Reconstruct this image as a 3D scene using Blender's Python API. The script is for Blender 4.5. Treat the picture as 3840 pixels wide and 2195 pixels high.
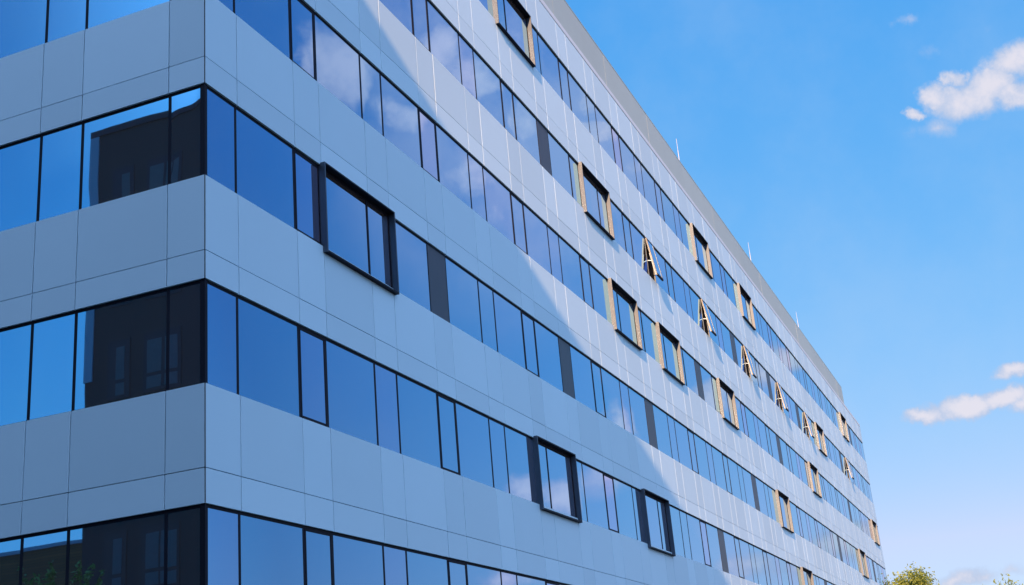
import bpy, math, random
from mathutils import Vector, Matrix, Euler

for o in list(bpy.data.objects):
    bpy.data.objects.remove(o)
scene = bpy.context.scene
col = scene.collection
rnd = random.Random(11)
R = math.radians

# ------------------------------------------------------------------ camera
GZ = 5.45                         # height of the lowest visible window head above the ground
CAM = Vector((-15.840, -11.340, GZ - 3.829))
RIGHT = Vector((0.384488, -0.919359, -0.083349))
DOWN = Vector((0.281564, 0.202781, -0.937871))
FWD = Vector((0.879142, 0.337132, 0.336825))
cd = bpy.data.cameras.new('camera')
cam = bpy.data.objects.new('camera', cd)
col.objects.link(cam)
cd.sensor_width = 36.0
cd.lens = 36.0 * 4704.3 / 3840.0
cd.clip_start = 0.1
cd.clip_end = 6000
m = Matrix.Identity(4)
for i in range(3):
    m[i][0] = RIGHT[i]; m[i][1] = -DOWN[i]; m[i][2] = -FWD[i]; m[i][3] = CAM[i]
cam.matrix_world = m
scene.camera = cam

# ------------------------------------------------------------------ light, sky, exposure
SUN_TRAVEL = Vector((1.0, 0.14, -0.373)).normalized()
TO_SUN = -SUN_TRAVEL
SUN_EL = math.asin(TO_SUN.z)
SUN_ROT = math.atan2(TO_SUN.x, TO_SUN.y)
sl = bpy.data.lights.new('sun', 'SUN')
sl.energy = 3.65
sl.angle = R(0.53)
sl.color = (1.0, 0.58, 0.29)
so = bpy.data.objects.new('sun', sl)
so.rotation_euler = SUN_TRAVEL.to_track_quat('-Z', 'Y').to_euler()
so.location = (-60, -20, 80)
col.objects.link(so)

scene.view_settings.view_transform = 'Standard'
scene.view_settings.look = 'None'
scene.view_settings.gamma = 1.0
scene.view_settings.exposure = 1.53

scene.cycles.caustics_reflective = False
scene.cycles.sample_clamp_indirect = 4.0

SKY_STRENGTH = 0.1
# clouds by compass direction: azimuth, elevation, half width, half height (degrees), density
CLOUDS = [(-1.5,24.9,1.5,0.80,0.85),(-0.6,25.3,0.92,0.59,1),(-2.5,25.0,1.47,1.10,1),(-1.5,25.8,0.55,0.51,0.9),(-3.6,26.0,1.10,0.77,1),(-4.5,25.9,1.29,0.92,1),(-3.8,24.5,1.10,0.66,0.8),(0.9,24.8,0.55,0.29,0.9),(0.0,28.7,0.66,0.26,0.30),(-1.3,27.3,0.84,0.44,0.16),(0.1,24.0,0.92,0.46,0.3),(1.3,11.85,1.6,0.55,1.2),(0.1,11.9,1.5,0.5,1.2),(2.9,11.7,1.2,0.36,1),(-1.2,11.5,1.2,0.42,1.1),(-1.0,12.95,1.0,0.46,1.1),(3.0,5.1,1.38,0.44,0.75),(1.4,5.0,1.10,0.29,0.4),(-28.7,30.2,1.56,1.74,1),(-30.4,30.1,0.55,1.01,0.8),(-25.8,28.0,1.47,1.10,0.62),(-22.9,25.1,1.84,1.10,0.5),(-21.5,23.6,1.47,0.92,0.35),(-23.3,30.8,1.01,1.10,1),(-21.9,29.6,1.10,0.92,0.75),(-19.5,27.4,1.29,1.10,0.7),(-19.5,30.8,0.92,1.10,0.45),(-16.5,28.0,1.01,0.73,0.7),(-15.7,26.6,1.29,0.59,0.8),(-14.3,24.7,1.10,0.73,0.5),(-8.4,15.2,1.38,0.55,1),(-9.9,14.6,1.10,0.59,0.85),(-11.8,14.0,0.92,0.73,0.9),(-21.1,10.7,0.88,0.55,1),(-19.6,10.2,0.83,0.83,1),(-17.6,11.0,1.29,1.01,0.55),(-22.2,7.0,1.38,0.51,0.9),(-18.9,6.9,1.47,0.48,0.7),(-7.3,7.1,1.84,0.73,1.2),(-9.4,6.3,1.47,0.62,0.9),(-11.3,6.5,1.65,0.48,0.6),(-16.6,13.2,0.55,0.92,0.6)]

class NT:
    """small helper to wire shader nodes"""
    def __init__(s, tree): s.t = tree; s.n = tree.nodes; s.l = tree.links
    def put(s, sock, v):
        if v is None: return
        if isinstance(v, bpy.types.NodeSocket): s.l.new(v, sock)
        else: sock.default_value = v
    def math(s, op, a, b=None, c=None, clamp=False):
        n = s.n.new('ShaderNodeMath'); n.operation = op; n.use_clamp = clamp
        for i, v in enumerate((a, b, c)): s.put(n.inputs[i], v)
        return n.outputs[0]
    def mix(s, f, a, b, blend='MIX'):
        n = s.n.new('ShaderNodeMix'); n.data_type = 'RGBA'; n.blend_type = blend
        s.put(n.inputs[0], f); s.put(n.inputs[6], a); s.put(n.inputs[7], b)
        return n.outputs[2]
    def noise(s, vec, scale, detail=4, rough=0.5):
        n = s.n.new('ShaderNodeTexNoise')
        if vec is not None: s.l.new(vec, n.inputs['Vector'])
        n.inputs['Scale'].default_value = scale; n.inputs['Detail'].default_value = detail
        n.inputs['Roughness'].default_value = rough
        return n.outputs['Fac'], n.outputs['Color']
    def smooth(s, v, a, b):
        n = s.n.new('ShaderNodeMapRange'); n.interpolation_type = 'SMOOTHSTEP'
        s.put(n.inputs[0], v); n.inputs[1].default_value = a; n.inputs[2].default_value = b
        return n.outputs[0]

def c4(r, g, b): return (r, g, b, 1.0)

world = bpy.data.worlds.new('World'); scene.world = world
world.use_nodes = True
w = NT(world.node_tree)
w.n.clear()
sky = w.n.new('ShaderNodeTexSky'); sky.sky_type = 'NISHITA'; sky.sun_disc = False
sky.sun_elevation = SUN_EL; sky.sun_rotation = SUN_ROT
sky.altitude = 100; sky.air_density = 1.0; sky.dust_density = 0.6; sky.ozone_density = 2.0
# deeper, cleaner blue: per-channel response on the physical sky
EXPO = 2 ** 1.5
sep = w.n.new('ShaderNodeSeparateColor'); w.l.new(sky.outputs[0], sep.inputs[0])
com = w.n.new('ShaderNodeCombineColor')
for i, (gain, pw, cap) in enumerate(((0.391, 1.35, 0.58), (0.505, 0.50, 1.0), (0.87, 0.17, 1.5))):
    x = w.math('MULTIPLY', sep.outputs[i], SKY_STRENGTH * EXPO)
    x = w.math('MULTIPLY', w.math('POWER', x, pw), gain)
    w.l.new(w.math('DIVIDE', w.math('MINIMUM', x, cap), SKY_STRENGTH * EXPO), com.inputs[i])
sky_col = com.outputs[0]
tc = w.n.new('ShaderNodeTexCoord'); dirv = tc.outputs['Generated']
# ragged cloud outlines: the look-up direction is pushed about by turbulence
_, wcol = w.noise(dirv, 20, 8, 0.62)
wv = w.n.new('ShaderNodeVectorMath'); wv.operation = 'SUBTRACT'; w.l.new(wcol, wv.inputs[0]); wv.inputs[1].default_value = (0.5, 0.5, 0.5)
ws = w.n.new('ShaderNodeVectorMath'); ws.operation = 'MULTIPLY_ADD'
w.l.new(wv.outputs[0], ws.inputs[0]); ws.inputs[1].default_value = (0.06, 0.06, 0.034); w.l.new(dirv, ws.inputs[2])
warped = ws.outputs[0]
mask = None
for az, el, ra, rb, wt in CLOUDS:
    a, e = R(az), R(el)
    c = Vector((math.cos(a)*math.cos(e), math.sin(a)*math.cos(e), math.sin(e)))
    u = Vector((-math.sin(a), math.cos(a), 0)); v = c.cross(u)
    rot = Matrix((u, v, c)).transposed()
    mp = w.n.new('ShaderNodeMapping'); mp.vector_type = 'TEXTURE'
    mp.inputs['Location'].default_value = c
    mp.inputs['Rotation'].default_value = rot.to_euler('XYZ')
    mp.inputs['Scale'].default_value = (R(ra)*(1.4 if az < -7 else 1.1), R(rb)*(1.4 if az < -7 else 1.1), 0.3)
    w.l.new(warped, mp.inputs['Vector'])
    ln = w.n.new('ShaderNodeVectorMath'); ln.operation = 'LENGTH'
    w.l.new(mp.outputs[0], ln.inputs[0])
    b = w.math('MULTIPLY_ADD', ln.outputs['Value'], -wt, wt)
    mask = b if mask is None else w.math('MAXIMUM', mask, b)
# unseen bright cloud field added behind the viewer to light the shaded facades
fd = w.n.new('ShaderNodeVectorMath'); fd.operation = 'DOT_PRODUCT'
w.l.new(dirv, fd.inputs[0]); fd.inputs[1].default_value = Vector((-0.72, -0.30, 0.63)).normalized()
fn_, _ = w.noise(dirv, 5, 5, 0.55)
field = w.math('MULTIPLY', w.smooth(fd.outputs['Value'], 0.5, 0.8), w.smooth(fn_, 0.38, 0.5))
nf, _ = w.noise(dirv, 26, 9, 0.55)
nb, _ = w.noise(dirv, 60, 6, 0.6)
dens_in = w.math('MULTIPLY_ADD', w.math('SUBTRACT', nf, 0.5), 0.9, mask)
dens_in = w.math('MULTIPLY_ADD', w.math('SUBTRACT', nb, 0.5), 0.35, dens_in)
# thin high veil around the reflected cumulus
vd = w.n.new('ShaderNodeVectorMath'); vd.operation = 'DOT_PRODUCT'; w.l.new(dirv, vd.inputs[0])
vd.inputs[1].default_value = (math.cos(R(-19))*math.cos(R(28)), math.sin(R(-19))*math.cos(R(28)), math.sin(R(28)))
vn, _ = w.noise(dirv, 11, 6, 0.6)
veil = w.math('MULTIPLY', w.smooth(vd.outputs['Value'], math.cos(R(12)), math.cos(R(3))), w.smooth(vn, 0.24, 0.60))
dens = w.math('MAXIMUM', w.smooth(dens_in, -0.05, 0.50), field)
dens = w.math('MAXIMUM', dens, w.math('MULTIPLY', veil, 0.78))
shade = w.smooth(w.math('MULTIPLY_ADD', w.math('SUBTRACT', nb, 0.5), 1.2, dens_in), 0.1, 1.0)
CB = 0.68 / SKY_STRENGTH / EXPO
ccol = w.mix(shade, c4(0.72*CB, 0.86*CB, 1.16*CB), c4(1.16*CB, 1.12*CB, 1.24*CB))
sepd = w.n.new('ShaderNodeSeparateXYZ'); w.l.new(dirv, sepd.inputs[0])
# cloud colour brightened and warmed on the mirrored side to offset the glass tint
ccol = w.mix(w.smooth(w.math('MULTIPLY', sepd.outputs['Y'], -1.0), 0.08, 0.40), ccol, w.mix(shade, c4(1.3*CB, 1.12*CB, 1.5*CB), c4(2.1*CB, 1.5*CB, 1.7*CB)))
ccol = w.mix(w.smooth(fd.outputs['Value'], 0.45, 0.75), ccol, c4(1.5*CB, 2.15*CB, 3.4*CB))  # added cloud field is coloured brighter and bluer to fill the shaded panels
hz, _ = w.noise(dirv, 4.5, 6, 0.6)
haze_amt = w.math('MULTIPLY', w.smooth(hz, 0.40, 0.70), 0.16)
sky_col = w.mix(haze_amt, sky_col, c4(0.80*CB, 1.0*CB, 1.25*CB))
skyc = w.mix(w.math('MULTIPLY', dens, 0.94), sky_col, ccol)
bg = w.n.new('ShaderNodeBackground'); bg.inputs['Strength'].default_value = SKY_STRENGTH
w.l.new(skyc, bg.inputs['Color'])
wo = w.n.new('ShaderNodeOutputWorld'); w.l.new(bg.outputs[0], wo.inputs[0])

# ------------------------------------------------------------------ materials
def mat(name, base, rough=0.5, metal=0.0, spec=0.5, tone=0.0, noise=None, bump=None):
    mt = bpy.data.materials.new(name); mt.use_nodes = True
    t = NT(mt.node_tree); p = t.n['Principled BSDF']
    p.inputs['Roughness'].default_value = rough
    p.inputs['Metallic'].default_value = metal
    p.inputs['Specular IOR Level'].default_value = spec
    cur = None
    tcn = t.n.new('ShaderNodeTexCoord')
    if noise:
        sc_, amt = noise
        f, _ = t.noise(tcn.outputs['Object'], sc_, 5, 0.6)
        k = t.math('MULTIPLY_ADD', t.math('SUBTRACT', f, 0.5), amt, 1.0)
        g = t.n.new('ShaderNodeCombineColor')
        for i in range(3): t.l.new(k, g.inputs[i])
        cur = t.mix(1.0, c4(*base), g.outputs[0], 'MULTIPLY')
    if tone:
        at = t.n.new('ShaderNodeAttribute'); at.attribute_name = 'tone'
        k = t.math('MULTIPLY_ADD', at.outputs['Fac'], tone, 1.0 - tone/2)
        g = t.n.new('ShaderNodeCombineColor')
        for i in range(3): t.l.new(k, g.inputs[i])
        cur = t.mix(1.0, cur if cur else c4(*base), g.outputs[0], 'MULTIPLY')
    if cur: t.l.new(cur, p.inputs['Base Color'])
    else: p.inputs['Base Color'].default_value = c4(*base)
    if bump:
        f, _ = t.noise(tcn.outputs['Object'], bump[0], 4, 0.55)
        bn = t.n.new('ShaderNodeBump'); bn.inputs['Strength'].default_value = bump[1]
        bn.inputs['Distance'].default_value = bump[2]
        t.l.new(f, bn.inputs['Height']); t.l.new(bn.outputs[0], p.inputs['Normal'])
    return mt

M_panel = mat('white_aluminium_cladding', (0.61, 0.77, 0.86), 0.42, 0.0, 0.35, tone=0.12, noise=(0.5, 0.07), bump=(1.3, 0.25, 0.004))
M_dark = mat('dark_anodised_metal', (0.012, 0.012, 0.022), 0.6, 0.0, 0.12)
M_bronze = mat('bronze_frame_metal', (0.103, 0.121, 0.152), 0.52, 1.0, 0.4, noise=(3.0, 0.15))
M_sash = mat('pale_sash_metal', (0.15, 0.155, 0.165), 0.52, 0.75, 0.4)
M_cavity = mat('dark_cavity', (0.012, 0.013, 0.018), 0.9, 0, 0.1)
M_opaque = mat('slate_infill_panel', (0.035, 0.042, 0.065), 0.42, 0, 0.35, noise=(2, 0.1))
M_screen = mat('grey_roof_screen', (0.48, 0.535, 0.50), 0.5, 0.1, 0.3, tone=0.08, noise=(0.8, 0.12), bump=(2.0, 0.2, 0.004))
M_coping = mat('white_coping', (0.72, 0.74, 0.77), 0.45, 0, 0.4)
M_steel = mat('white_steel', (0.5, 0.52, 0.55), 0.35, 0.1, 0.5)
M_stay = mat('pale_window_stay', (0.62, 0.78, 0.95), 0.5, 0, 0.3)
M_curtain = mat('pale_curtain', (0.13, 0.14, 0.14), 0.9, 0, 0.1, noise=(6, 0.3))
M_render = mat('grey_trim', (0.35, 0.37, 0.42), 0.6, 0, 0.3)
M_bark = mat('bark', (0.09, 0.065, 0.045), 0.9, 0, 0.2, noise=(5, 0.6))

def glass_mat():
    mt = bpy.data.materials.new('coated_blue_glass'); mt.use_nodes = True
    t = NT(mt.node_tree); t.n.clear()
    out = t.n.new('ShaderNodeOutputMaterial')
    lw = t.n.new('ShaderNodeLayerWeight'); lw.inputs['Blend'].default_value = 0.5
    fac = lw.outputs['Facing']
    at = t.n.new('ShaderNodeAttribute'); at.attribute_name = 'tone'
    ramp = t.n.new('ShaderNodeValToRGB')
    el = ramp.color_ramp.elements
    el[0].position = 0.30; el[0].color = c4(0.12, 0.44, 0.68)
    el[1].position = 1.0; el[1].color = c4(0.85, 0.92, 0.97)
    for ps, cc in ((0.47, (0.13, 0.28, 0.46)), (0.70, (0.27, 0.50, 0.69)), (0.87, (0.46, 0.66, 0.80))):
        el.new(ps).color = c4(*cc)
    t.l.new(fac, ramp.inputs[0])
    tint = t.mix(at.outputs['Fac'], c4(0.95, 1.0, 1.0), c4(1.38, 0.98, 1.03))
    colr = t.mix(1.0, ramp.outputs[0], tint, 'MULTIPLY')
    gl = t.n.new('ShaderNodeBsdfGlossy'); gl.inputs['Roughness'].default_value = 0.012
    t.l.new(colr, gl.inputs['Color'])
    tcn = t.n.new('ShaderNodeTexCoord')
    f, _ = t.noise(tcn.outputs['Object'], 0.9, 2, 0.4)
    bn = t.n.new('ShaderNodeBump'); bn.inputs['Strength'].default_value = 1.0; bn.inputs['Distance'].default_value = 0.0003
    t.l.new(f, bn.inputs['Height']); t.l.new(bn.outputs[0], gl.inputs['Normal'])
    df = t.n.new('ShaderNodeBsdfDiffuse'); df.inputs['Color'].default_value = c4(0.042, 0.024, 0.016)
    ad = t.n.new('ShaderNodeAddShader')
    t.l.new(gl.outputs[0], ad.inputs[0]); t.l.new(df.outputs[0], ad.inputs[1])
    t.l.new(ad.outputs[0], out.inputs[0])
    return mt
M_glass = glass_mat()

def brick_mat():
    mt = bpy.data.materials.new('dark_brick'); mt.use_nodes = True
    t = NT(mt.node_tree); p = t.n['Principled BSDF']; p.inputs['Roughness'].default_value = 0.85
    p.inputs['Specular IOR Level'].default_value = 0.2
    tcn = t.n.new('ShaderNodeTexCoord')
    mp = t.n.new('ShaderNodeMapping'); mp.inputs['Rotation'].default_value = (R(90), 0, R(90))
    t.l.new(tcn.outputs['Object'], mp.inputs['Vector'])
    b = t.n.new('ShaderNodeTexBrick'); b.inputs['Scale'].default_value = 4.0
    b.inputs['Color1'].default_value = c4(0.32, 0.11, 0.045); b.inputs['Color2'].default_value = c4(0.22, 0.085, 0.04)
    b.inputs['Mortar'].default_value = c4(0.06, 0.055, 0.052)
    t.l.new(mp.outputs[0], b.inputs['Vector']); t.l.new(b.outputs[0], p.inputs['Base Color'])
    return mt
M_brick = brick_mat()
M_winframe = mat('black_window_frame', (0.01, 0.01, 0.012), 0.5)

def leaf_mat(name, c1, c2):
    mt = bpy.data.materials.new(name); mt.use_nodes = True
    t = NT(mt.node_tree); p = t.n['Principled BSDF']; p.inputs['Roughness'].default_value = 0.6
    at = t.n.new('ShaderNodeAttribute'); at.attribute_name = 'tone'
    t.l.new(t.mix(at.outputs['Fac'], c4(*c1), c4(*c2)), p.inputs['Base Color'])
    tr = t.n.new('ShaderNodeBsdfTranslucent')
    t.l.new(t.mix(at.outputs['Fac'], c4(*c1), c4(*c2)), tr.inputs['Color'])
    mx = t.n.new('ShaderNodeMixShader'); mx.inputs[0].default_value = 0.35
    t.l.new(p.outputs[0], mx.inputs[1]); t.l.new(tr.outputs[0], mx.inputs[2])
    t.l.new(mx.outputs[0], t.n['Material Output'].inputs[0])
    return mt
M_leaf = leaf_mat('yellow_green_leaf', (0.13, 0.175, 0.028), (0.34, 0.40, 0.09))

def ground_mat():
    mt = bpy.data.materials.new('lawn_and_paving'); mt.use_nodes = True
    t = NT(mt.node_tree); p = t.n['Principled BSDF']; p.inputs['Roughness'].default_value = 0.9
    tcn = t.n.new('ShaderNodeTexCoord')
    f, _ = t.noise(tcn.outputs['Object'], 0.05, 6, 0.6)
    t.l.new(t.mix(t.smooth(f, 0.4, 0.6), c4(0.11, 0.15, 0.19), c4(0.06, 0.085, 0.05)), p.inputs['Base Color'])
    return mt
M_ground = ground_mat()

# ------------------------------------------------------------------ mesh helpers
class MB:
    """collects boxes and sheets, links them as one mesh object"""
    def __init__(s): s.v = []; s.f = []; s.mi = []; s.tone = []; s.sm = []
    def quadbox(s, P, mi=0, tone=0.5, flip=False):
        # P: 8 corners, index bits x=1, y=2, z=4
        b = len(s.v); s.v += [tuple(p) for p in P]
        F = [(0,2,3,1), (4,5,7,6), (0,1,5,4), (2,6,7,3), (0,4,6,2), (1,3,7,5)]
        for f in F:
            if flip: f = f[::-1]
            s.f.append(tuple(b+i for i in f)); s.mi.append(mi); s.tone.append(tone); s.sm.append(False)
    def box(s, x0, x1, y0, y1, z0, z1, mi=0, tone=0.5, fn=None, flip=False):
        P = [((x1 if i & 1 else x0), (y1 if i & 2 else y0), (z1 if i & 4 else z0)) for i in range(8)]
        if fn: P = [fn(*p) for p in P]
        s.quadbox(P, mi, tone, flip)
    def panel(s, a, b, d0, d1, z0, z1, c, tone, fn, flip):
        # folded cassette panel: softened vertical edges
        prof = [(a, d1), (a, d0+c), (a+c, d0), (b-c, d0), (b, d0+c), (b, d1)]
        n = len(prof); k = len(s.v)
        s.v += [fn(u, d, z0) for u, d in prof] + [fn(u, d, z1) for u, d in prof]
        F = [tuple((k+i, k+(i+1) % n, k+n+(i+1) % n, k+n+i)) for i in range(n)]
        F += [tuple(k+i for i in range(n-1, -1, -1)), tuple(k+n+i for i in range(n))]
        for f in F:
            s.f.append(f[::-1] if flip else f); s.mi.append(0); s.tone.append(tone); s.sm.append(False)
    def build(s, name, mats, parent=None):
        me = bpy.data.meshes.new(name)
        me.from_pydata(s.v, [], s.f)
        for mt in (mats if isinstance(mats, (list, tuple)) else [mats]): me.materials.append(mt)
        me.polygons.foreach_set('material_index', s.mi)
        me.polygons.foreach_set('use_smooth', s.sm)
        a = me.attributes.new('tone', 'FLOAT', 'FACE'); a.data.foreach_set('value', s.tone)
        me.update()
        o = bpy.data.objects.new(name, me); col.objects.link(o)
        if parent:
            o.parent = parent
            o.matrix_parent_inverse = Matrix.Translation(-world_loc(parent))
        return o

def world_loc(o):
    # every Empty here is unrotated and top-level; meshes keep their origin at 0
    return Vector(o.location) if o.type == 'EMPTY' else Vector((0, 0, 0))

def thing(name, label, cat, loc, group=None):
    o = bpy.data.objects.new(name, None); col.objects.link(o); o.location = loc
    o.empty_display_size = 0.5
    o['label'] = label; o['category'] = cat
    if group: o['group'] = group
    return o

# two facades: u runs along the facade from the corner, d into the building, z up
def fR(u, d, z): return (u, d, z)
def fL(u, d, z): return (d, u, z)

# ------------------------------------------------------------------ ground
g = MB(); g.v = [(-3000,-3000,0),(3000,-3000,0),(3000,3000,0),(-3000,3000,0)]; g.f = [(0,1,2,3)]; g.mi=[0]; g.tone=[.5]; g.sm=[False]
go = g.build('ground', M_ground); go['kind'] = 'structure'

# ------------------------------------------------------------------ office building
P = 3.604
MOD = 2.88; NAR = 0.965
LEN = 33 * MOD
DEPTH = 15.0
WH = 1.735                      # window band height
JH = 0.525                      # height of the narrow cladding strip above each window band
GAPV, GAPH = 0.021, 0.014
HEAD = {1: 17.988, 2: 14.372, 3: 10.766, 4: 7.222, 5: 3.638, 6: -0.020, 7: -3.604}
def T(n): return GZ + HEAD[n]                       # underside of the cladding = window head
def B(n): return GZ + (6 - n) * P - WH + (0.012 if n < 3 else 0.004)   # window sill
def J(n): return GZ + (6 - n) * 3.602 + 0.529       # horizontal cladding joint
TOP = GZ + 19.44

ob = thing('office_building', 'long white clad office block with ribbon windows and bronze window boxes', 'building', (0, 0, 0))

ucols_R = []
for k in range(33): ucols_R += [(k*MOD, k*MOD+NAR, 'n'), (k*MOD+NAR, (k+1)*MOD, 'w')]
ucols_L = [(0, 0.755, 'n')]
u = 0.755
while u < DEPTH - 1:
    ucols_L += [(u, u+1.875, 'w'), (u+1.875, u+2.81, 'n')]; u += 2.81
DEPTH = u

# cavity walls (dark backing that everything hangs on)
wb = MB(); wb.box(0.085, LEN-0.085, 0.085, DEPTH-0.085, 0.0, TOP+0.003)
wb.build('wall', M_cavity, ob)

# cladding bands with real open joints
def band(fn, flip, cols, z0, zj, z1, first):
    b = MB()
    for i, (a, c, _) in enumerate(cols):
        a2 = a + (0.018 if i == 0 else GAPV/2); c2 = c - (GAPV/2 if i < len(cols)-1 else 0.004)
        for (p, q_) in ((z0, zj - GAPH/2), (zj + GAPH/2, z1)) if zj else ((z0, z1),):
            if q_ - p < 0.02: continue
            dd = rnd.uniform(-0.0012, 0.0012)
            b.panel(a2, c2, dd, 0.042, p, q_, 0.003 if flip else 0.0075, rnd.random(), fn, flip)
    return b.build('cladding_band', M_panel, ob)
for fn, flip, cols in ((fR, False, ucols_R), (fL, True, ucols_L)):
    band(fn, flip, cols, T(1), None, TOP-0.028, True)
    for n in range(2, 7): band(fn, flip, cols, T(n), J(n), B(n-1), False)
    band(fn, flip, cols, T(7), J(7), B(6), False)
    band(fn, flip, cols, 0.3, None, T(7)-0.05, False)

# corner profile and corner posts of the window bands
cp = MB()
cp.box(0.005, 0.0175, 0.005, 0.0175, 0.3, TOP-0.012)
cp.build('corner_profile', M_dark, ob)
for n in range(1, 7):
    c = MB(); c.box(0.030, 0.100, 0.030, 0.100, B(n), T(n)); c.build('corner_post', M_dark, ob)

# windows
YG = 0.050
def pane_mesh(mb, fn, flip, u0, u1, z0, z1, d, nu, nz, tone, mi=0, A=None):
    A = rnd.uniform(-0.0004, 0.0009) if A is None else A
    tu = rnd.uniform(-0.0007, 0.0007); tz = rnd.uniform(-0.0007, 0.0007)
    b = len(mb.v)
    for j in range(nz+1):
        for i in range(nu+1):
            s, t = i/nu, j/nz
            x, y = 2*s-1, 2*t-1
            dd = d - A*(1-x**4)*(1-y**4) + tu*x*(u1-u0)*0.5 + tz*y*(z1-z0)*0.5
            mb.v.append(fn(u0+(u1-u0)*s, dd, z0+(z1-z0)*t))
    for j in range(nz):
        for i in range(nu):
            f = (b+j*(nu+1)+i, b+j*(nu+1)+i+1, b+(j+1)*(nu+1)+i+1, b+(j+1)*(nu+1)+i)
            if flip: f = f[::-1]
            mb.f.append(f); mb.mi.append(mi); mb.tone.append(tone); mb.sm.append(True)

def frame_mesh(mb, fn, flip, u0, u1, z0, z1, d0, d1, side, head, sill, mi=0):
    mb.box(u0, u0+side, d0, d1, z0, z1, mi, .5, fn, flip)
    mb.box(u1-side, u1, d0, d1, z0, z1, mi, .5, fn, flip)
    mb.box(u0+side, u1-side, d0+0.001, d1, z1-head, z1, mi, .5, fn, flip)
    mb.box(u0+side, u1-side, d0+0.001, d1, z0, z0+sill, mi, .5, fn, flip)

def proj(p):
    v = Vector(p) - CAM; z = v.dot(FWD)
    if z < 0.5: return None
    return (1920 + 4704.3*v.dot(RIGHT)/z, 1097.5 + 4704.3*v.dot(DOWN)/z)
def shown_area(fn, u0, u1, z0, z1):
    n = 6; hit = 0
    for i in range(n):
        for j in range(n):
            q = proj(fn(u0+(u1-u0)*(i+.5)/n, 0, z0+(z1-z0)*(j+.5)/n))
            if q and 0 <= q[0] <= 3840 and 0 <= q[1] <= 2195: hit += 1
    c = [proj(fn(a, 0, b)) for a, b in ((u0,z0),(u1,z0),(u1,z1),(u0,z1))]
    if None in c: return 0
    ar = abs(sum(c[i][0]*c[(i+1)%4][1]-c[(i+1)%4][0]*c[i][1] for i in range(4)))/2
    return ar*hit/n/n

# (row, start module, order) of the projecting window boxes
BOXES = {1: [(5,'n'),(13,'n'),(16,'w'),(28,'w')], 2: [(7,'w'),(23,'w')],
         3: [(8,'n'),(10,'n'),(13,'w'),(21,'w'),(31,'w')], 4: [(1,'w'),(17,'n'),(27,'w')],
         5: [(5,'n'),(8,'w'),(18,'w')], 6: [(11,'w')]}
OPAQUE = {1: [30], 2: [6,15,18,21,27], 3: [12,18,27], 4: [3,6,9,15,24,30], 5: [12,21], 6: []}
OPEN = {2: [10,13,16,19,22,28]}

jobs = []
for n in range(1, 7):
    taken = set()
    for k, o_ in BOXES.get(n, []):
        a = k*MOD + (NAR if o_ == 'w' else 0)
        b_ = a + MOD
        for i, (u0, u1, t) in enumerate(ucols_R):
            if u0 > a-0.1 and u1 < b_+0.1: taken.add(i)
        mid = a + (MOD-NAR if o_ == 'w' else NAR)
        # the box itself: four mitred boards, standing proud of the cladding
        x0, x1, z0, z1 = a-0.05, b_+0.05, B(n)-0.13, T(n)+0.035
        th = 0.036
        fb = MB()
        for (p0, p1, q0, q1) in ((x0, x0+th, z0, z1), (x1-th, x1, z0, z1)):
            fb.box(p0, p1, -0.105, 0.07, q0, q1)
        for (q0, q1) in ((z1-th, z1), (z0, z0+th)):
            fb.box(x0+th, x1-th, -0.1045, 0.07, q0, q1, 1)
        fo = fb.build('projecting_window_box', [M_bronze, M_dark], ob)
        iz0, iz1 = z0+th, z1-th
        mb = MB()
        frame_mesh(mb, fR, False, x0+th, x1-th, iz0, iz1, 0.04, 0.078, 0.035, 0.05, 0.05)
        mb.box(mid-0.03, mid+0.03, 0.039, 0.077, iz0+0.05, iz1-0.05)
        mb.build('mullion_frame', M_dark, fo)
        for (p0, p1) in ((x0+th+0.035, mid-0.03), (mid+0.03, x1-th-0.035)):
            pm = MB(); pane_mesh(pm, fR, False, p0, p1, iz0+0.05, iz1-0.05, YG, 8, 8, rnd.random()*0.4)
            pm.build('pane', M_glass, fo)
    for i, (u0, u1, t) in enumerate(ucols_R):
        if i in taken: continue
        k = i // 2
        if t == 'n' and k in OPAQUE.get(n, []):
            pb = MB()
            pb.box(u0+0.012, u1-0.012, 0.045, 0.078, B(n), T(n)-0.045)
            pb.box(u0+0.012, u1-0.012, 0.040, 0.077, T(n)-0.044, T(n), 1)
            pb.build('opaque_infill_panel', [M_opaque, M_dark], ob)
            continue
        if t == 'n' and k in OPEN.get(n, []):
            jobs.append((1e9, fR, False, u0, u1, n, 'open')); continue
        kind = 'vent' if t == 'n' and k % 2 == 1 else 'fixed'
        jobs.append((shown_area(fR, u0, u1, B(n), T(n)), fR, False, u0, u1, n, kind))
for n in range(1, 7):
    for i, (u0, u1, t) in enumerate(ucols_L):
        jobs.append((shown_area(fL, u0, u1, B(n), T(n)), fL, True, u0, u1, n, 'fixed'))

def add_window(fb, pb, fn, flip, u0, u1, n, kind, big, pmi=0):
    a = u0 if u0 > 0.01 else 0.099
    z0, z1 = B(n), T(n)
    tone = rnd.random()**2 * (1.0 if u1-u0 < 1.2 else 0.35)
    if kind == 'vent':
        frame_mesh(fb, fn, flip, a, u1, z0, z1, 0.0455, 0.078, 0.03, 0.045, 0.02)
        frame_mesh(fb, fn, flip, a+0.036, u1-0.036, z0+0.026, z1-0.05, 0.041, 0.075, 0.035, 0.035, 0.045)
        s, h, l = 0.071, 0.085, 0.071
    else:
        frame_mesh(fb, fn, flip, a, u1, z0, z1, 0.0455, 0.078, 0.03, 0.055, 0.02)
        s, h, l = 0.03, 0.055, 0.02
    q_ = 14 if big else 4
    pane_mesh(pb, fn, flip, a+s, u1-s, z0+l, z1-h, YG, q_, q_, tone, pmi)

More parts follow.
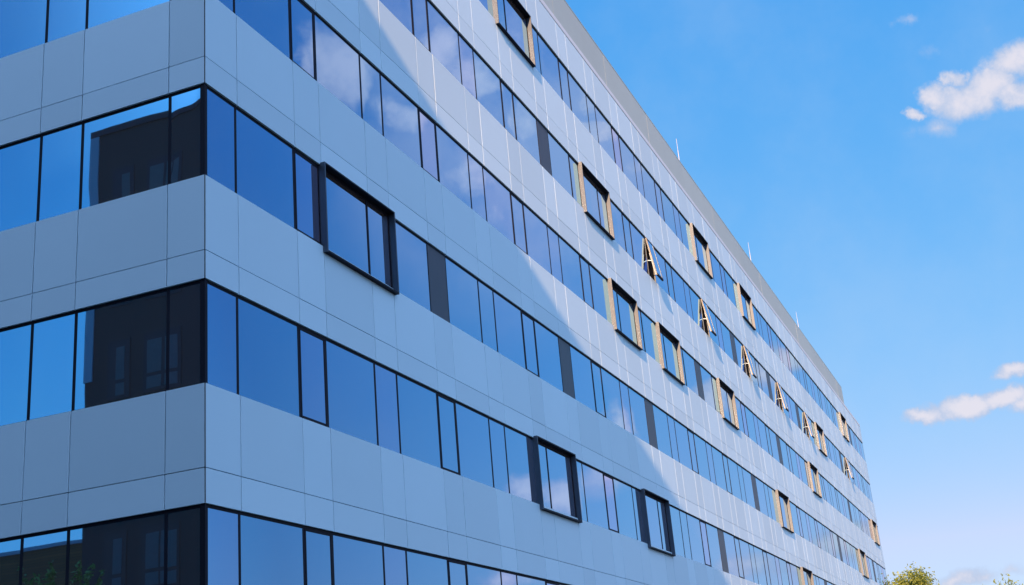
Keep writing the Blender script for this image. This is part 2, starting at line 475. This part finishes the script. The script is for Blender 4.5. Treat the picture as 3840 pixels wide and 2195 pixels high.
jobs.sort(key=lambda j: -j[0])
rest = MB(); shown = 0
opens = [j for j in jobs if j[6] == 'open']
for j in jobs:
    ar, fn, flip, u0, u1, n, kind = j
    if kind == 'open': continue
    if shown < 94:
        fb, pb = MB(), MB()
        add_window(fb, pb, fn, flip, u0, u1, n, kind, True)
        wo_ = fb.build('window', M_dark, ob)
        pb.build('pane', M_glass, wo_)
        shown += 1
    else:
        add_window(rest, rest, fn, flip, u0, u1, n, kind, False, 1)
ro = rest.build('window', [M_dark, M_glass], ob); ro['kind'] = 'stuff'

# the open top-hung vents
for (_, fn, flip, u0, u1, n, _) in opens:
    z0, z1 = B(n), T(n)
    fb = MB(); frame_mesh(fb, fR, False, u0, u1, z0, z1, 0.032, 0.080, 0.035, 0.045, 0.02)
    wo_ = fb.build('open_window', M_bronze, ob)
    hinge = Vector((0, 0.026, z1-0.05)); ang = 0.155 + rnd.uniform(-0.012, 0.008)
    rot = Matrix.Rotation(-ang, 3, 'X')
    H = z1 - z0 - 0.055; a, b_ = u0+0.04, u1-0.04
    def sw(x, y, z):
        v = rot @ Vector((0, y, z)); return (x, hinge.y + v.y, hinge.z + v.z)
    sb = MB()
    sb.box(a, a+0.06, -0.055, 0.0, -H, 0, 0, .5, sw); sb.box(b_-0.06, b_, -0.055, 0.0, -H, 0, 0, .5, sw)
    sb.box(a+0.06, b_-0.06, -0.054, 0.0, -0.06, 0, 1, .5, sw)
    sb.box(a+0.06, b_-0.06, -0.075, 0.0, -H, -H+0.07, 1, .5, sw)
    so_ = sb.build('sash', [M_sash, M_dark], wo_)
    pm = MB(); pane_mesh(pm, lambda u, d, z: sw(u, d, z), False, a+0.06, b_-0.06, -H+0.07, -0.06, -0.045, 6, 6, 0.1)
    pm.build('pane', M_glass, wo_)
    for x in (u0+0.045,):
        st = MB()
        # one bar on the frame, one on the sash, one link between them
        st.box(x, x+0.018, 0.046, 0.062, z0+0.02, z0+0.95)
        st.box(x, x+0.018, 0.001, 0.014, -H+0.02, -H+0.95, 0, .5, sw)
        za = z0+0.68
        p0 = Vector((x+0.004, 0.054, za)); p1 = Vector(sw(x+0.004, 0.004, -H+0.62))
        dz = 0.028
        st.quadbox([(p[0]+dx, p[1], p[2]+dzz) for dzz in (0, dz) for p in (p0, p1) for dx in (0, 0.014)], 0)
        st.build('stay_arm', M_stay, wo_)

# coping, roof screen, lightning rods
cb = MB()
cb.box(-0.006, LEN+0.006, -0.008, 0.5, TOP+0.006, TOP+0.20)
cb.box(-0.0055, 0.5, 0.5, DEPTH+0.006, TOP+0.0065, TOP+0.199)
cb.build('coping', M_coping, ob)
rs = MB()
x = 2.88
while x < 86.4:
    x2 = min(x + 5.76, 86.5)
    rs.box(x+0.006, x2-0.006, 0.012+rnd.uniform(0,0.004), 0.12, TOP+0.20, GZ+21.08, 0, rnd.random())
    x = x2
rs.box(2.9, 86.48, 0.03, 0.125, TOP+0.2, GZ+21.06, 0, .2)
rs.box(2.88, 86.5, 0.006, 0.20, GZ+21.08, GZ+21.12, 0, .5)
rs.build('roof_screen', M_screen, ob)
rf = MB(); rf.box(0.5, LEN-0.2, 0.5, DEPTH-0.2, TOP+0.004, TOP+0.1); rf.build('roof', M_render, ob)
for x in (21.93, 37.55, 53.15, 68.25):
    lr = MB()
    for i in range(2):
        r_ = (0.018, 0.010)[i]; za, zb = ((0, 0.8), (0.8, 1.42))[i]
        for q_ in range(1):
            N = 8; b0 = len(lr.v)
            for zz in (za, zb):
                for s in range(N):
                    lr.v.append((x + r_*math.cos(2*math.pi*s/N), 0.11 + r_*math.sin(2*math.pi*s/N), GZ+21.05+zz))
            for s in range(N):
                lr.f.append((b0+s, b0+(s+1)%N, b0+N+(s+1)%N, b0+N+s)); lr.mi.append(0); lr.tone.append(.5); lr.sm.append(True)
            lr.f.append(tuple(b0+N+s for s in range(N))); lr.mi.append(0); lr.tone.append(.5); lr.sm.append(False)
    lr.box(x-0.05, x+0.05, 0.07, 0.15, GZ+20.9, GZ+21.16)
    lr.build('lightning_rod', M_steel, ob)

# ------------------------------------------------------------------ the brick building across the street (seen in the glass)
XB = -25.0
bb = thing('brick_building', 'dark brick building mirrored in the corner windows of the left facade', 'building', (XB, 4, 0))
wl = MB(); wl.box(XB-14, XB, -20, 24.0, 0, GZ+23.55); wl.build('wall', M_brick, bb)
pa = MB(); pa.box(XB-14.05, XB+0.06, -20.05, 24.06, GZ+23.55, GZ+23.85); pa.build('parapet', M_winframe, bb)
tr_ = MB(); tr_.box(XB-0.4, XB+0.05, 23.62, 24.05, GZ+12, GZ+23.54); tr_.build('corner_trim', M_render, bb)
for fl in range(7):
    zt = GZ + 21.4 - 4.05*fl
    if zt - 2.3 < 0.3: break
    for kx in range(8):
        yb = 19.2 - 5.1*kx
        for (y0, y1, cur) in ((yb+2.55, yb+3.6, ((.2,.62),)), (yb, yb+1.75, ((.08,.45),(.52,.92)))):
            fr = MB(); fr.box(XB-0.02, XB+0.03, y0-0.05, y1+0.05, zt-2.25, zt+0.3)
            wn = fr.build('window', M_winframe, bb)
            cu = MB()
            for (s0, s1) in cur:
                j = rnd.uniform(-.05, .05)
                cu.box(XB+0.03, XB+0.045, y0+(y1-y0)*(s0+j), y0+(y1-y0)*(s1+j), zt-1.45, zt-0.02)
                cu.box(XB+0.03, XB+0.044, y0+(y1-y0)*(s0+j), y0+(y1-y0)*(s1+j), zt-2.1, zt-1.6)
            cu.build('curtain', M_curtain, wn)

lb = thing('low_brick_building', 'low dark brick wing mirrored at the foot of the left facade', 'building', (XB-1, 40, 0))
wl = MB(); wl.box(XB-12, XB-0.4, 24.1, 62, 0, GZ+5.35); wl.build('wall', M_brick, lb)
pa = MB(); pa.box(XB-12.05, XB-0.35, 24.1, 62.05, GZ+5.35, GZ+5.5); pa.build('coping', M_render, lb)
for kx in range(9):
    for zt in (GZ+3.4, GZ-0.6):
        y0 = 25.6 + 3.9*kx
        fr = MB(); fr.box(XB-0.42, XB-0.37, y0, y0+1.3, zt-1.7, zt); wn = fr.build('window', M_winframe, lb)
        cu = MB(); cu.box(XB-0.37, XB-0.36, y0+0.2, y0+0.5, zt-1.5, zt-0.1); cu.box(XB-0.37, XB-0.36, y0+0.8, y0+1.1, zt-1.5, zt-0.1); cu.build('curtain', M_curtain, wn)

# ------------------------------------------------------------------ trees
def tree(label, x, y, h, crown_r, crown_h, nleaf, lsize, seed):
    r = random.Random(seed)
    t = thing('tree', label, 'tree', (x, y, 0))
    tb = MB()
    def limb(p0, p1, r0, r1, seg=4):
        p0, p1 = Vector(p0), Vector(p1)
        ax = (p1-p0).normalized(); s1 = ax.orthogonal().normalized(); s2 = ax.cross(s1)
        N = 7; prev = None
        for k in range(seg+1):
            f = k/seg; c = p0.lerp(p1, f) + (Vector((r.uniform(-1,1), r.uniform(-1,1), 0))*0.06*(p1-p0).length/seg if 0 < k < seg else Vector())
            rr = r0 + (r1-r0)*f; b0 = len(tb.v)
            for q in range(N):
                an = 2*math.pi*q/N; tb.v.append(tuple(c + s1*rr*math.cos(an) + s2*rr*math.sin(an)))
            if prev is not None:
                for q in range(N):
                    tb.f.append((prev+q, prev+(q+1)%N, b0+(q+1)%N, b0+q)); tb.mi.append(0); tb.tone.append(.5); tb.sm.append(True)
            prev = b0
    zc = h - crown_h
    limb((x, y, -0.05), (x, y, zc+crown_h*0.55), 0.22, 0.06, 6)
    tips = []
    for i in range(16):
        an = r.uniform(0, 2*math.pi); f = r.uniform(0.0, 0.55)
        s = (x, y, zc + crown_h*f)
        e = (x + math.cos(an)*crown_r*r.uniform(.5, .9), y + math.sin(an)*crown_r*r.uniform(.5, .9), zc + crown_h*min(0.97, f + r.uniform(.2, .5)))
        limb(s, e, 0.06, 0.012, 4); tips.append((Vector(s), Vector(e)))
    for i in range(7):
        an = r.uniform(0, 2*math.pi)
        s = (x, y, zc + crown_h*0.5); e = (x+math.cos(an)*crown_r*r.uniform(.1,.5), y+math.sin(an)*crown_r*r.uniform(.1,.5), zc+crown_h*r.uniform(.85, 1.0))
        limb(s, e, 0.045, 0.008, 4); tips.append((Vector(s), Vector(e)))
    tb.build('trunk', M_bark, t)
    cb = MB()
    clumps = []
    for s, e in tips:
        for f in (0.45, 0.7, 0.9, 1.0):
            c = s.lerp(e, f) + Vector((r.gauss(0,.25), r.gauss(0,.25), r.gauss(0,.2)))
            clumps.append((c, r.uniform(.35, .85)*crown_r*0.23, r.uniform(.2, .8)))
    # thin sprigs that stick out of the crown
    for s, e in tips:
        dirn = ((e - Vector((x, y, zc+crown_h*.4))).normalized() + Vector((0,0,.5))).normalized()
        for k in range(7): clumps.append((e + dirn*0.16*k, 0.09, r.uniform(.3, .9)))
    wts = [c[1]**2 for c in clumps]
    for c, rad, tn in r.choices(clumps, wts, k=nleaf):
        d = Vector((r.gauss(0,1), r.gauss(0,1), r.gauss(0,1))); d *= rad*0.6
        p = c + d
        nrm = Vector((r.gauss(0,1), r.gauss(0,1), r.gauss(0,1)+.6)).normalized()
        s1 = nrm.orthogonal().normalized(); s1 = Matrix.Rotation(r.uniform(0, 6.28), 3, nrm) @ s1; s2 = nrm.cross(s1)
        L = lsize*r.uniform(.6, 1.25); Wd = L*0.42; b0 = len(cb.v)
        for (a, b) in ((-L, 0), (-L*.1, Wd), (L, 0), (-L*.1, -Wd)): cb.v.append(tuple(p + s1*a + s2*b))
        cb.f.append((b0, b0+1, b0+2, b0+3)); cb.mi.append(0); cb.tone.append(min(1, max(0, tn + r.uniform(-.3, .3)))); cb.sm.append(False)
    cb.build('crown', M_leaf, t)
    return t

tree('yellow green leafy tree beside the far end of the white office block', 115, -0.3, GZ+8.2, 4.4, 6.0, 8500, 0.17, 3)
tree('sparse young tree top at the bottom right edge under the sky', 117, -9.3, GZ+6.5, 2.6, 5.0, 1900, 0.16, 8)
tree('small leafy tree mirrored in the lowest windows of the left facade', -17.5, 18.4, GZ+2.2, 1.5, 4.0, 3200, 0.11, 5)
